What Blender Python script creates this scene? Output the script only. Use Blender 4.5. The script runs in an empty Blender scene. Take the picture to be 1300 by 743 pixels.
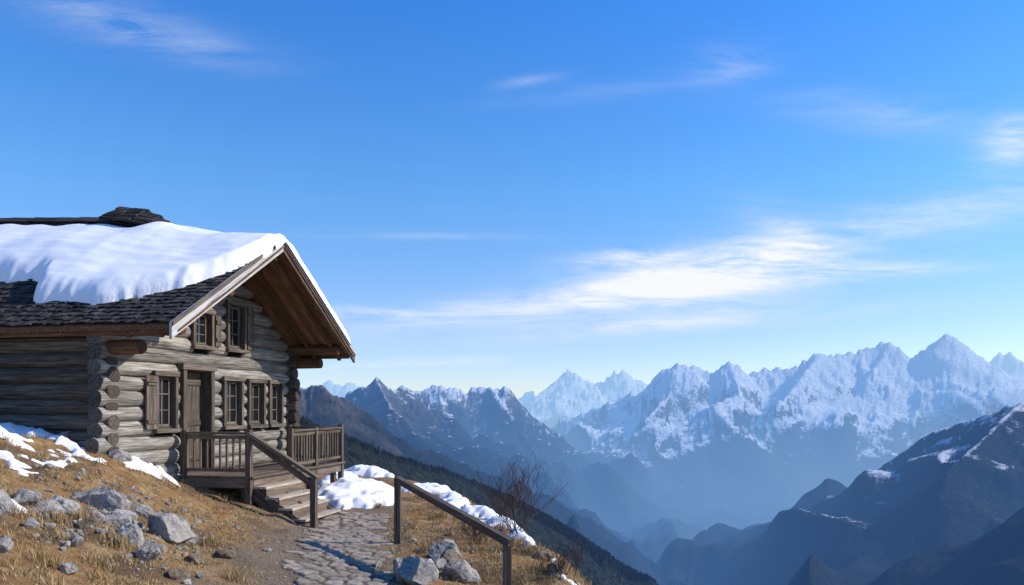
import bpy, math, random
import numpy as np
from mathutils import Vector
random.seed(7); rng=np.random.default_rng(7)
S=bpy.context.scene
F=1000.0; HZ=515.0; CX=650.0
# ------------------------------------------------------------ noise
def _h(xi,yi,seed):
    h=(xi.astype(np.int64)*374761393+yi.astype(np.int64)*668265263+seed*974634777)&0xFFFFFFFF
    h=((h^(h>>13))*1274126177)&0xFFFFFFFF
    h=h^(h>>16)
    return h
def perlin(x,y,seed=0):
    x=np.asarray(x,float); y=np.asarray(y,float)
    xi=np.floor(x); yi=np.floor(y); xf=x-xi; yf=y-yi
    u=xf*xf*xf*(xf*(xf*6-15)+10); v=yf*yf*yf*(yf*(yf*6-15)+10)
    def g(a,b):
        an=_h(xi+a,yi+b,seed)/4294967296.0*2*math.pi
        return np.cos(an)*(xf-a)+np.sin(an)*(yf-b)
    n0=g(0,0)*(1-u)+g(1,0)*u; n1=g(0,1)*(1-u)+g(1,1)*u
    return (n0*(1-v)+n1*v)*1.5
def fbm(x,y,o=4,seed=0,gain=.5):
    s=0;a=1;f=1
    for i in range(o):
        s=s+a*perlin(x*f+i*17.3,y*f-i*9.1,seed+i); a*=gain; f*=2.03
    return s
def ridged(x,y,o=5,seed=0,gain=.5):
    s=0;a=1;f=1;w=1
    for i in range(o):
        n=1-np.abs(perlin(x*f+i*7.7,y*f+i*3.1,seed+i))*1.6
        n=n*n; s=s+a*n*w; w=np.clip(n*1.3,0,1); a*=gain; f*=2.07
    return s
def sstep(a,b,x):
    t=np.clip((x-a)/(b-a),0,1); return t*t*(3-2*t)
# ------------------------------------------------------------ material helper
def new_mat(name):
    m=bpy.data.materials.new(name); m.use_nodes=True
    nt=m.node_tree; nt.nodes.clear()
    return m,nt,nt.nodes,nt.links
class NB:
    def __init__(s,nt): s.nt=nt; s.N=nt.nodes; s.L=nt.links
    def n(s,t,**k):
        x=s.N.new(t)
        for a,b in k.items(): setattr(x,a,b)
        return x
    def set(s,sock,v):
        if hasattr(v,'is_output') : s.L.new(v,sock)
        else: sock.default_value=v
    def math(s,op,a,b=None,c=None,clamp=False):
        x=s.n('ShaderNodeMath',operation=op); x.use_clamp=clamp
        s.set(x.inputs[0],a)
        if b is not None: s.set(x.inputs[1],b)
        if c is not None: s.set(x.inputs[2],c)
        return x.outputs[0]
    def vmath(s,op,a,b=None):
        x=s.n('ShaderNodeVectorMath',operation=op)
        s.set(x.inputs[0],a)
        if b is not None: s.set(x.inputs[1],b)
        return x.outputs['Value'] if op=='LENGTH' else x.outputs[0]
    def noise(s,vec,scale,detail=6,rough=.55,dist=0):
        x=s.n('ShaderNodeTexNoise'); s.L.new(vec,x.inputs['Vector'])
        x.inputs['Scale'].default_value=scale; x.inputs['Detail'].default_value=detail
        x.inputs['Roughness'].default_value=rough; x.inputs['Distortion'].default_value=dist
        return x.outputs['Fac']
    def ramp(s,fac,stops,interp='LINEAR'):
        x=s.n('ShaderNodeValToRGB'); x.color_ramp.interpolation=interp
        e=x.color_ramp.elements
        while len(e)<len(stops): e.new(.5)
        for i,(p,c) in enumerate(stops):
            e[i].position=p
            e[i].color=(c[0],c[1],c[2],1) if hasattr(c,'__len__') else (c,c,c,1)
        s.L.new(fac,x.inputs[0]); return x.outputs[0]
    def mix(s,fac,a,b,mode='MIX'):
        x=s.n('ShaderNodeMix',data_type='RGBA',blend_type=mode)
        s.set(x.inputs[0],fac)
        for k,v in ((6,a),(7,b)):
            if hasattr(v,'is_output'): s.L.new(v,x.inputs[k])
            else: x.inputs[k].default_value=(v[0],v[1],v[2],1)
        return x.outputs[2]
    def scalev(s,vec,sc,loc=(0,0,0)):
        x=s.n('ShaderNodeMapping'); s.L.new(vec,x.inputs[0])
        x.inputs['Scale'].default_value=sc; x.inputs['Location'].default_value=loc
        return x.outputs[0]
    def attr(s,name): return s.n('ShaderNodeAttribute',attribute_name=name)
    def bump(s,h,strength,dist):
        x=s.n('ShaderNodeBump'); s.L.new(h,x.inputs['Height'])
        x.inputs['Strength'].default_value=strength; x.inputs['Distance'].default_value=dist
        return x.outputs[0]
    def bsdf(s,col,rough=.85,normal=None,spec=.3):
        p=s.n('ShaderNodeBsdfPrincipled')
        if hasattr(col,'is_output'): s.L.new(col,p.inputs['Base Color'])
        else: p.inputs['Base Color'].default_value=(*col,1)
        s.set(p.inputs['Roughness'],rough)
        p.inputs['Specular IOR Level'].default_value=spec
        if normal is not None: s.L.new(normal,p.inputs['Normal'])
        return p.outputs[0]
    def out(s,sh):
        o=s.n('ShaderNodeOutputMaterial'); s.L.new(sh,o.inputs[0])
def wood(name,dark,mid,light,tscale=1.0,cracks=True,rough=.9):
    m,nt,N,L=new_mat(name); b=NB(nt)
    g=b.attr('grain').outputs['Vector']; t=b.attr('tint').outputs['Fac']
    v=b.scalev(g,(1.1,16,16))
    n1=b.noise(v,1.6,6,.65,.3)
    v2=b.scalev(g,(.5,1.6,1.6)); n2=b.noise(v2,1.5,4,.6)
    v3=b.scalev(g,(.5,30,30)); n3=b.noise(v3,1.2,3,.6,.2)
    c=b.ramp(n1,[(.30,dark),(.5,mid),(.68,light)])
    c=b.mix(b.ramp(n2,[(.35,0),(.7,.6)]),c,b.mix(.5,c,dark))
    if cracks:
        ck=b.ramp(n3,[(.32,1.0),(.39,0.0)])
        c=b.mix(ck,c,(dark[0]*.25,dark[1]*.25,dark[2]*.25))
    tt=b.n('ShaderNodeCombineColor'); [L.new(t,tt.inputs[i]) for i in range(3)]
    c=b.mix(1.0,c,tt.outputs[0],'MULTIPLY')
    hh=b.math('ADD',b.math('MULTIPLY',n1,.6),n3)
    nm=b.bump(hh,.8,.02)
    b.out(b.bsdf(c,rough,nm,.2)); return m
# ------------------------------------------------------------ mesh builder
class MB:
    def __init__(s): s.v=[];s.f=[];s.g=[];s.t=[]
    def add(s,vs,fs,gs,tint):
        o=len(s.v); s.v+=[tuple(x) for x in vs]; s.g+=[tuple(x) for x in gs]; s.t+=[tint]*len(vs)
        s.f+=[tuple(i+o for i in f) for f in fs]
    def beam(s,p0,p1,w,h,up=(0,0,1),tint=None,ext=0):
        p0=Vector(p0);p1=Vector(p1); d=(p1-p0); L=d.length; d.normalize()
        up=Vector(up); side=d.cross(up)
        if side.length<1e-4: side=d.cross(Vector((0,1,0)))
        side.normalize(); up2=side.cross(d).normalized()
        ro=(random.uniform(0,50),random.uniform(0,50),random.uniform(0,50))
        vs=[];gs=[]
        for (l,P) in ((0,p0),(L,p1)):
            for a,bb in ((-1,-1),(1,-1),(1,1),(-1,1)):
                vs.append(P+side*(a*w/2)+up2*(bb*h/2)); gs.append((l+ro[0],a*w/2+ro[1],bb*h/2+ro[2]))
        s.add(vs,[(0,1,2,3),(7,6,5,4),(0,4,5,1),(1,5,6,2),(2,6,7,3),(3,7,4,0)],gs,tint if tint else random.uniform(.75,1.2))
    def box(s,a,b,axis=0,tint=None):
        a=Vector(a);b=Vector(b); c=(a+b)/2; d=b-a
        p0=c.copy();p1=c.copy(); p0[axis]=a[axis];p1[axis]=b[axis]
        if axis==0: s.beam(p0,p1,abs(d[1]),abs(d[2]),(0,0,1),tint)
        elif axis==1: s.beam(p0,p1,abs(d[0]),abs(d[2]),(0,0,1),tint)
        else: s.beam(p0,p1,abs(d[0]),abs(d[1]),(0,1,0),tint)
    def log(s,p0,p1,r,seg=14,step=.25,wob=.02,tint=None,squash=1.0,endt=None):
        p0=Vector(p0);p1=Vector(p1); d=p1-p0; L=d.length; d.normalize()
        if L<.03: return
        side=d.cross(Vector((0,0,1)))
        if side.length<1e-3: side=Vector((1,0,0))
        side.normalize(); up=side.cross(d).normalized()
        n=max(2,int(L/step)+1); ro=random.uniform(0,90); ro2=random.uniform(0,90)
        vs=[];gs=[]; ph=random.uniform(0,6)
        for i in range(n):
            l=L*i/(n-1)
            ex=1.0 if 0<i<n-1 else .97
            for k in range(seg):
                a=2*math.pi*k/seg
                rr=r*ex*(1+wob*3*float(np.sin(a*3+ph+l*.7)*.4+np.sin(l*1.9+a*2+ph*2)*.5+np.sin(l*4.1+a*5+ph)*.25))
                vs.append(p0+d*l+side*(math.cos(a)*rr)+up*(math.sin(a)*rr*squash)); gs.append((l+ro,math.cos(a)*r+ro2,math.sin(a)*r))
        fs=[]
        for i in range(n-1):
            for k in range(seg):
                k2=(k+1)%seg
                fs.append((i*seg+k,(i+1)*seg+k,(i+1)*seg+k2,i*seg+k2))
        tn=tint if tint else random.uniform(.72,1.18)
        s.add(vs,fs,gs,tn)
        for i,sg in ((0,-1),(n-1,1)):
            ring=vs[i*seg:(i+1)*seg]
            cen=p0+d*(L*i/(n-1))+d*(.012*sg)
            inner=[cen+(Vector(v_)-cen)*.86+d*(.006*sg) for v_ in ring]
            vv_=list(ring)+inner; g_=[(0.3+ro,(v_-cen).dot(side)*1.0+ro2,(v_-cen).dot(up)) for v_ in [Vector(q) for q in vv_]]
            f_=[]
            for k in range(seg):
                k2=(k+1)%seg
                f_.append((k,k2,seg+k2,seg+k) if sg>0 else (k2,k,seg+k,seg+k2))
            f_.append(tuple(range(seg,2*seg)) if sg>0 else tuple(reversed(range(seg,2*seg))))
            s.add(vv_,f_,g_,tn*(endt if endt else .62))
    def make(s,name,mat,parent=None,bevel=0,smooth=False):
        me=bpy.data.meshes.new(name); me.from_pydata(s.v,[],s.f)
        a=me.attributes.new('grain','FLOAT_VECTOR','POINT'); a.data.foreach_set('vector',np.array(s.g,dtype=np.float32).ravel())
        a=me.attributes.new('tint','FLOAT','POINT'); a.data.foreach_set('value',np.array(s.t,dtype=np.float32))
        me.materials.append(mat)
        o=bpy.data.objects.new(name,me); S.collection.objects.link(o)
        if parent: o.parent=parent
        if smooth:
            me.polygons.foreach_set('use_smooth',[len(p.vertices)==4 for p in me.polygons])
        if bevel:
            bm=o.modifiers.new('b','BEVEL'); bm.width=bevel; bm.segments=2; bm.limit_method='ANGLE'
        return o
def np_mesh(name,V,Fq,mat,smooth=True,attrs=None,parent=None):
    V=np.asarray(V,dtype=np.float32); Fq=np.asarray(Fq,dtype=np.int32); k=Fq.shape[1]
    me=bpy.data.meshes.new(name)
    me.vertices.add(len(V)); me.vertices.foreach_set('co',V.ravel())
    me.loops.add(Fq.size); me.loops.foreach_set('vertex_index',Fq.ravel())
    me.polygons.add(len(Fq)); me.polygons.foreach_set('loop_start',np.arange(0,Fq.size,k,dtype=np.int32))
    me.polygons.foreach_set('loop_total',np.full(len(Fq),k,dtype=np.int32))
    me.update(calc_edges=True)
    me.polygons.foreach_set('use_smooth',np.full(len(Fq),smooth))
    for n,a in (attrs or {}).items():
        at=me.attributes.new(n,'FLOAT','POINT'); at.data.foreach_set('value',np.asarray(a,dtype=np.float32))
    me.materials.append(mat)
    o=bpy.data.objects.new(name,me); S.collection.objects.link(o)
    if parent: o.parent=parent
    return o
def gridfaces(nr,nc,mask=None):
    i=np.arange(nr*nc).reshape(nr,nc)
    q=np.stack([i[:-1,:-1],i[:-1,1:],i[1:,1:],i[1:,:-1]],-1).reshape(-1,4)
    if mask is not None:
        m=mask.ravel(); q=q[m[q].any(1)]
    return q
# ------------------------------------------------------------ near hill height
def sight(px,py,Y): return ((px-CX)/F*Y,Y,(HZ-py)/F*Y)
cp=[sight(*p) for p in [(430,743,10.1),(490,743,10.1),(370,743,10.0),(200,743,8.6),(0,743,6.8),
 (398,672,15.47),(470,656,17.0),(500,690,13.0),(0,620,9.8),(0,546,14.5),(110,562,14.1),(138,578,14.1),(215,612,14.9),
 (250,628,15.3),(315,641,15.7),(320,685,12.6),(200,645,12.3),(100,620,11.6),(100,680,9.3),(60,578,12.8),
 (450,600,26),(520,609,24),(580,631,20),(640,663,16),(690,699,13),(725,743,10.6),(643,785,9.8),(560,743,10.2),(560,690,13.2),
 (450,625,19.5),(410,640,18)]]
cp+=[(-5.6,21.5,-2.25),(-9,20,-1.2),(-13,20,-.2),(-17,15,.3),(-12,8,.2),(-8,4,-.9),(-4,2,-1.4),(0,0,-1.72),(1,5,-2.1),(-9,28,-2.9),(-20,28,-1.5),(-20,4,1.0),(4,-2,-2.3),(-6,-4,-.9),(-3,6,-1.75)]
cp=np.array(cp)
def U(r2): return np.where(r2>1e-9,.5*r2*np.log(np.maximum(r2,1e-9)),0)
n=len(cp); K=U(((cp[:,None,:2]-cp[None,:,:2])**2).sum(-1))+np.eye(n)*1.2
P=np.c_[np.ones(n),cp[:,:2]]; A=np.zeros((n+3,n+3)); A[:n,:n]=K;A[:n,n:]=P;A[n:,:n]=P.T
W=np.linalg.solve(A,np.r_[cp[:,2],0,0,0])
def tps(x,y):
    z=W[n]+W[n+1]*x+W[n+2]*y
    for i in range(n): z=z+W[i]*U((x-cp[i,0])**2+(y-cp[i,1])**2)
    return z
tgx=np.linspace(-20,5,251); tgy=np.linspace(-4,30,341)
TG=tps(*np.meshgrid(tgx,tgy))
def tpsf(x,y):
    fx=(x+20)/.1; fy=(y+4)/.1; i=np.clip(fx.astype(int),0,249); j=np.clip(fy.astype(int),0,339); a=fx-i; b_=fy-j
    return (TG[j,i]*(1-a)+TG[j,i+1]*a)*(1-b_)+(TG[j+1,i]*(1-a)+TG[j+1,i+1]*a)*b_
pathY=[-2,0,5,10,12.7,15.0,17.2]; pathX=[.3,.1,-.95,-2.2,-2.72,-3.1,-3.35]
eY=[-8,0,5,10.5,13,16,20,24,26.5,30,45]; eX=[5.5,3.0,1.5,.85,.56,-.1,-1.35,-3.0,-5.4,-9.5,-28]
def ground(x,y):
    x=np.asarray(x,float);y=np.asarray(y,float)
    xe=np.interp(y,eY,eX)+.35*perlin(y*.5,y*0+3,5)
    d=x-xe
    xc=np.clip(x,-20,5); yc=np.clip(y,-4,30)
    z=tpsf(xc,yc)+(-.02)*(np.abs(x-xc))-.25*np.maximum(y-30,0)
    dp=np.abs(x-np.interp(y,pathY,pathX)); k=sstep(.6,1.3,dp)
    z=z+k*(.09*fbm(x*.7,y*.7,3,11)+.05*fbm(x*3,y*3,3,12))+.009*fbm(x*11,y*11,2,13)
    dd=np.maximum(d+.3,0)
    z=z-(.75*dd*sstep(0,1.2,dd)+.12*ridged(x*.9,y*.9,4,21)*sstep(.0,1.0,dd)*np.minimum(dd,2))
    return z
def hit(px,py):
    Y=np.arange(4,34,.02); X=(px-CX)/F*Y; Z=(HZ-py)/F*Y
    g=ground(X,Y); idx=np.where(Z<g)[0]
    i=idx[0] if len(idx) else len(Y)-1
    return float(X[i]),float(Y[i]),float(g[i])
# ---------------- snow blobs on the ground (world)
blobs=[]
def blob(px,py,rx,ry,rot=0,h=.12):
    x,y,z=hit(px,py); blobs.append((x,y,rx,ry,rot,h))
for b in [(10,546,1.2,.3,-.1,.12),(-60,545,1.2,.6,0,.14),(95,570,.7,.14,-.5,.09),(140,580,.6,.2,-.5,.11),(180,592,.5,.24,-.5,.11),(205,601,.35,.18,-.5,.09),
          (15,588,.55,.11,0,.05),(58,591,.25,.07,0,.04),(88,583,.3,.09,-.4,.05),(-8,640,.3,.25,0,.1),(45,571,.22,.06,-.3,.04),
          (452,625,.9,1.6,0,.32),(432,612,.5,1.6,0,.25),(425,633,.5,.7,0,.22),(478,636,.5,.6,0,.2),(450,640,.6,.5,0,.2),(472,600,1.2,.9,-.3,.22),(512,607,1.0,.6,-.5,.2),(545,622,.8,1.0,-.2,.18),
          (575,636,.35,.9,.1,.12),(612,650,.4,1.0,.1,.14),(640,666,.38,1.0,.1,.15),(665,682,.25,.6,.1,.1),(700,712,.13,.4,.1,.06),(722,738,.13,.2,.1,.06),
          (650,655,.15,.6,0,.06)]: blob(*b)
def snow_th(x,y):
    w=x+.22*fbm(x*2.2,y*2.2,3,31); v=y+.3*fbm(x*2.2+9,y*2.2,3,32)
    t=np.zeros_like(x)-1
    for (bx,by,rx,ry,ro,h) in blobs:
        c,s_=math.cos(ro),math.sin(ro); dx=w-bx; dy=v-by
        a=(dx*c+dy*s_)/rx; b_=(-dx*s_+dy*c)/ry
        f=1-np.sqrt(a*a+b_*b_)
        t=np.maximum(t,np.where(f>0,h*np.sqrt(np.clip(f*1.6,0,1)),f*.5))
    return t
# ------------------------------------------------------------ materials
def mat_ground():
    m,nt,N,L=new_mat('dry_grass_soil'); b=NB(nt)
    geo=b.n('ShaderNodeNewGeometry'); p=geo.outputs['Position']
    n1=b.noise(p,.9,5,.6); n2=b.noise(p,8,6,.75); n3=b.noise(p,50,4,.7); n4=b.noise(p,2.6,5,.65,.4)
    straw=b.ramp(n2,[(.3,(.15,.09,.04)),(.5,(.36,.23,.105)),(.7,(.52,.38,.20))])
    soil=b.ramp(n3,[(.35,(.06,.036,.022)),(.65,(.18,.12,.075))])
    rust=b.ramp(n3,[(.3,(.19,.095,.038)),(.7,(.42,.235,.095))])
    c=b.mix(b.ramp(n4,[(.42,0),(.58,1)]),straw,rust)
    c=b.mix(b.ramp(n1,[(.48,0),(.58,.8)]),c,soil)
    c=b.mix(b.ramp(n2,[(.30,.7),(.42,0)]),c,(.05,.033,.02))
    d=b.attr('dirt').outputs['Fac']
    gr=b.ramp(n3,[(.35,(.12,.085,.058)),(.65,(.30,.23,.165))])
    c=b.mix(d,c,gr)
    sep=b.n('ShaderNodeSeparateXYZ'); L.new(geo.outputs['True Normal'],sep.inputs[0])
    steep=b.ramp(sep.outputs[2],[(.55,1),(.78,0)])
    c=b.mix(b.math('MULTIPLY',steep,.75),c,b.ramp(n2,[(.3,(.07,.055,.04)),(.7,(.26,.21,.16))]))
    h=b.math('ADD',b.math('MULTIPLY',n2,1.0),b.math('MULTIPLY',n3,.5))
    b.out(b.bsdf(c,.95,b.bump(h,.9,.06),.1)); return m
def mat_snow(name,ripple=False):
    m,nt,N,L=new_mat(name); b=NB(nt)
    p=b.n('ShaderNodeNewGeometry').outputs['Position']
    n1=b.noise(p,3,4,.5); n2=b.noise(p,60,3,.7)
    h=b.math('ADD',n1,b.math('MULTIPLY',n2,.10))
    c=b.ramp(n1,[(.3,(.86,.865,.88)),(.7,(.91,.912,.915))])
    st=.35
    if ripple:
        q=b.scalev(b.n('ShaderNodeTexCoord').outputs['Object'],(1.6,13,5)); n3=b.noise(q,1.6,6,.68,.5)
        h=b.math('ADD',b.math('MULTIPLY',h,.35),b.math('MULTIPLY',n3,.6)); st=.36
    b.out(b.bsdf(c,.55,b.bump(h,st,.035),.3)); return m
def mat_rock(name,a,bb,cc):
    m,nt,N,L=new_mat(name); b=NB(nt)
    g=b.n('ShaderNodeNewGeometry').outputs['Position']
    n1=b.noise(g,5,7,.65,.3); n2=b.noise(g,38,5,.75); n3=b.noise(g,2.5,4,.6)
    c=b.ramp(n1,[(.32,a),(.5,bb),(.66,cc)])
    c=b.mix(b.ramp(n2,[(.35,.75),(.55,0)]),c,(a[0]*.45,a[1]*.45,a[2]*.45))
    c=b.mix(b.ramp(n3,[(.50,0),(.66,.55)]),c,(.30,.23,.14))
    h=b.math('ADD',n1,b.math('MULTIPLY',n2,.35))
    b.out(b.bsdf(c,.85,b.bump(h,1.0,.06),.25)); return m
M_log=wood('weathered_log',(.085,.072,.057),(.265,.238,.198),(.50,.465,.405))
M_log_shaded=wood('weathered_log_shaded',(.042,.032,.024),(.115,.093,.071),(.22,.19,.15))  # darker copy of the log wood, side wall shade put into its colour
M_frame=wood('frame_wood',(.06,.046,.033),(.14,.11,.082),(.25,.21,.165))
M_brown=wood('brown_timber',(.06,.030,.016),(.16,.082,.042),(.27,.15,.08))
M_barge=wood('grey_bargeboard',(.28,.265,.245),(.50,.485,.46),(.66,.645,.62))
M_deck=wood('deck_timber',(.07,.05,.036),(.155,.115,.083),(.25,.20,.15))
M_tread=wood('tread_timber',(.22,.18,.135),(.44,.37,.28),(.60,.52,.41))
M_shing=wood('shingles',(.016,.014,.013),(.040,.036,.033),(.09,.08,.072),cracks=False)
M_ground=mat_ground(); M_snow=mat_snow('ground_snow'); M_rsnow=mat_snow('roof_snow_mat',True)
M_rock=mat_rock('granite',(.20,.18,.16),(.39,.365,.335),(.61,.58,.54))
M_rockb=mat_rock('brown_rock',(.10,.075,.05),(.22,.17,.12),(.34,.28,.21))
def mat_glass():
    m,nt,N,L=new_mat('window_glass'); b=NB(nt)
    b.out(b.bsdf((.012,.014,.017),.08,None,.6)); return m
M_glass=mat_glass()
def simple(name,c,r=.9):
    m,nt,N,L=new_mat(name); b=NB(nt)
    p=b.n('ShaderNodeNewGeometry').outputs['Position']; nn=b.noise(p,20,4,.6)
    b.out(b.bsdf(b.ramp(nn,[(.3,tuple(x*.6 for x in c)),(.7,tuple(x*1.3 for x in c))]),r,None,.1)); return m
M_dark=simple('dark_interior',(.012,.010,.009))
# ------------------------------------------------------------ near ground mesh
xs=np.arange(-30,22,.11); ys=np.arange(-6,46,.12)
GX,GY=np.meshgrid(xs,ys); GZ=ground(GX,GY)
sd=GX-np.interp(GY,pathY,pathX)
dp=np.where(sd<0,-sd*.55,sd)+.35*fbm(GX*1.5,GY*1.5,3,41)
dirt=(1-sstep(.5,1.15,dp))*.9*sstep(20,17.5,GY)
np_mesh('ground',np.stack([GX,GY,GZ],-1).reshape(-1,3),gridfaces(*GX.shape),M_ground,True,{'dirt':dirt.ravel()})
xs=np.arange(-12,2.5,.05); ys=np.arange(6,30,.06)
X2,Y2=np.meshgrid(xs,ys); T=snow_th(X2,Y2); Z2=ground(X2,Y2)
Z2=Z2+np.where(T>0,T+.02*fbm(X2*4,Y2*4,3,51),-.03)
np_mesh('snow_patch',np.stack([X2,Y2,Z2],-1).reshape(-1,3),gridfaces(*X2.shape,mask=T>0),M_snow,True)
# ------------------------------------------------------------ flagstone path
ls=np.arange(-1.0,1.0,.026); ay=np.arange(-1.5,17.3,.028)
LX,LY=np.meshgrid(ls,ay); cx_=np.interp(LY,pathY,pathX); PX=LX+cx_
sx=[];sy=[]
yy=-2.0; row=0
while yy<17.8:
    xx=-1.2+(row%2)*.16
    while xx<1.2:
        sx.append(xx+random.uniform(-.12,.12)); sy.append(yy+random.uniform(-.10,.10)); xx+=random.uniform(.20,.42)
    yy+=.22; row+=1
sx=np.array(sx);sy=np.array(sy)
q=np.stack([LX.ravel(),LY.ravel()],1); wx=.03*fbm(q[:,0]*6,q[:,1]*6,2,61)
F1=np.full(len(q),9.);F2=np.full(len(q),9.);ID=np.zeros(len(q),int)
for i in range(len(sx)):
    lo=np.searchsorted(ay,sy[i]-.8)*len(ls); hi=np.searchsorted(ay,sy[i]+.8)*len(ls)
    d=np.hypot((q[lo:hi,0]+wx[lo:hi]-sx[i])*.85,q[lo:hi,1]+wx[lo:hi]-sy[i])
    a=F1[lo:hi]; b_=F2[lo:hi]; m1=d<a
    F2[lo:hi]=np.where(m1,a,np.minimum(b_,d)); ID[lo:hi]=np.where(m1,i,ID[lo:hi]); F1[lo:hi]=np.where(m1,d,a)
e=F2-F1; st=sstep(.015,.06,e)
hw=.62+.12*np.sin(np.arange(len(sx))*1.7)
inside=(np.abs(sx[ID])<hw[ID])
rt=rng.uniform(-1,1,(len(sx),4))
hz=.022*st+.007*rt[ID,0]*st+.03*(rt[ID,1]*(q[:,0]-sx[ID])+rt[ID,2]*(q[:,1]-sy[ID]))*st+.005*fbm(q[:,0]*14,q[:,1]*14,3,62)
hz=np.where(inside,hz+.004,-.04)
PZ=ground(PX,LY)+hz.reshape(PX.shape)
def mat_path():
    m,nt,N,L=new_mat('flagstone'); b=NB(nt)
    p=b.n('ShaderNodeNewGeometry').outputs['Position']
    n1=b.noise(p,9,6,.7); n2=b.noise(p,60,4,.7)
    c=b.ramp(n1,[(.3,(.20,.165,.125)),(.55,(.36,.31,.25)),(.72,(.50,.445,.375))])
    c=b.mix(b.ramp(b.attr('stone').outputs['Fac'],[(0,.0),(1,.55)]),c,(.19,.15,.11))
    c=b.mix(b.attr('joint').outputs['Fac'],(.10,.072,.047),c)
    b.out(b.bsdf(c,.85,b.bump(b.math('ADD',n1,b.math('MULTIPLY',n2,.4)),.7,.02),.25)); return m
np_mesh('stone_path',np.stack([PX,LY,PZ],-1).reshape(-1,3),gridfaces(*PX.shape,mask=inside.reshape(PX.shape)),mat_path(),True,{'stone':(rt[ID,3]*.5+.5),'joint':st})
# ------------------------------------------------------------ log cabin
TH=-math.atan2(.21,.978)
def frame_empty(name):
    e_=bpy.data.objects.new(name,None); S.collection.objects.link(e_)
    e_.location=(-10.2*math.cos(TH),-10.2*math.sin(TH),0); e_.rotation_euler=(0,0,TH); return e_
cab=frame_empty('log_cabin')
cT,sT=math.cos(TH),math.sin(TH)
def H2W(nn,uu):
    m_=nn-10.2; return (cT*m_-sT*uu, sT*m_+cT*uu)
UA,UB=12.44,19.04; UC,HS=15.78,3.74; EZ=1.44; NO=1.65; NL=-9.0
def R(nn): return np.interp(nn,[-9.5,-5.7,-2.6,-1.6,-.9,.3,1.65,2.5],[4.42,4.40,4.26,4.10,3.87,3.66,3.60,3.55])
def roof_z(nn,uu): return EZ+(R(nn)-EZ)*(1-np.abs(uu-UC)/HS)
openings=[(13.62,14.16,-.44,.58),(14.50,15.36,-1.6,.74),(15.98,16.62,-.44,.56),(17.02,17.62,-.44,.54),(17.98,18.5,-.44,.54),
          (14.84,15.42,1.30,1.98),(16.12,16.74,1.32,2.3)]
mb=MB(); r=.158; dz=.285
row=0; z=-2.6
while z<3.5:
    zz=z+r
    if zz<1.35: u0,u1=UA-.27-random.uniform(0,.1),UB+.30+random.uniform(0,.06)
    else:
        half=HS*(1-(zz+.22-EZ)/(3.8-EZ)); half=min(half,(UB-UA)/2)
        if half<.15: break
        u0,u1=UC-half,UC+half
    segs=[(u0,u1)]
    for (a,b_,c,d) in openings:
        if zz+r*.6>c and zz-r*.6<d:
            ns=[]
            for (p,q_) in segs:
                if b_<=p or a>=q_: ns.append((p,q_)); continue
                if a>p: ns.append((p,a))
                if b_<q_: ns.append((b_,q_))
            segs=ns
    tn=random.uniform(.66,1.2)
    for (p,q_) in segs: mb.log((random.uniform(-.015,.015),p,zz),(0,q_,zz+random.uniform(-.012,.012)),r*random.uniform(.95,1.06),seg=16,tint=tn,wob=.028,endt=.36)  # endt: end caps tinted darker, corner shade put into their colour
    z+=dz; row+=1
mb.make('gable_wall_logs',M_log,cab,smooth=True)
mb=MB()
z=-2.6+dz/2
while z<1.25:
    zz=z+r
    mb.log((NL,UA,zz),(.13+random.uniform(-.03,.05),UA,zz),r*random.uniform(.95,1.04),seg=16,wob=.028,endt=.8)
    mb.log((NL,UB,zz),(.34+random.uniform(-.05,.06),UB,zz),r,seg=16,wob=.018)
    z+=dz
mb.make('side_wall_logs',M_log_shaded,cab,smooth=True)
mb=MB()
us=sorted(set([UA+.05,UB-.05]+[o[0] for o in openings[:5]]+[o[1] for o in openings[:5]]))
for i in range(len(us)-1):
    a,b_=us[i],us[i+1]
    op=[o for o in openings[:5] if abs(o[0]-a)<1e-6 and abs(o[1]-b_)<1e-6]
    if op: mb.box((-.08,a,op[0][3]),(.06,b_,1.2),2); mb.box((-.08,a,-2.4),(.06,b_,op[0][2]),2)
    else: mb.box((-.08,a,-2.4),(.06,b_,1.2),2)
mb.box((NL,UA-.05,-2.4),(-.1,UA+.06,1.2),0); mb.box((NL,UB-.06,-2.4),(-.1,UB+.05,1.2),0)
mb.box((NL+.1,UA+.1,-2.4),(NL+.2,UB-.1,1.2),1)
vs=[(-.12,UA+.3,1.2),(-.12,UB-.3,1.2),(-.12,UC,3.3)]; mb.add(vs,[(0,1,2)],[(0,0,0)]*3,1)
mb.box((-.3,UA+.1,1.18),(-.12,UB-.1,1.22),1)
mb.make('wall_chinking',M_dark,cab)
NN=np.linspace(NL-.3,NO,60)
mb=MB()
for sgn in (-1,1):
    for i in range(len(NN)-1):
        a,b_=NN[i],NN[i+1]
        pts=[]
        for (nn) in (a,b_):
            for uu in (UC,UC+sgn*HS):
                zt=float(roof_z(nn,uu)); pts.append((nn,uu,zt-.03)); pts.append((nn,uu,zt-.13))
        g=[(p[1]*1.0,p[0],p[2]) for p in pts]
        mb.add(pts,[(0,4,6,2),(1,3,7,5),(2,6,7,3)]+([(4,5,7,6)] if i==len(NN)-2 else [])+([(0,2,3,1)] if i==0 else []),g,1.0)
mb.make('roof_boards',M_brown,cab)
mb=MB()
for sgn in (-1,1):
    nn=NL
    while nn<NO-.05:
        zt0=float(roof_z(nn,UC))-.145; zt1=float(roof_z(nn,UC+sgn*HS))-.145
        mb.beam((nn+.08,UC+sgn*.03,zt0),(nn+.08,UC+sgn*(HS-.04),zt1),.15,.022,tint=random.uniform(.7,1.4))
        nn+=.158
for uu in (UC,UA+.02,UB-.02,(UC+UA)/2-.1):
    zt=float(roof_z(NO,uu))-.30
    mb.log((-1.0,uu,zt),(NO-.12,uu,zt),.13,seg=12,tint=1.0)
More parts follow.
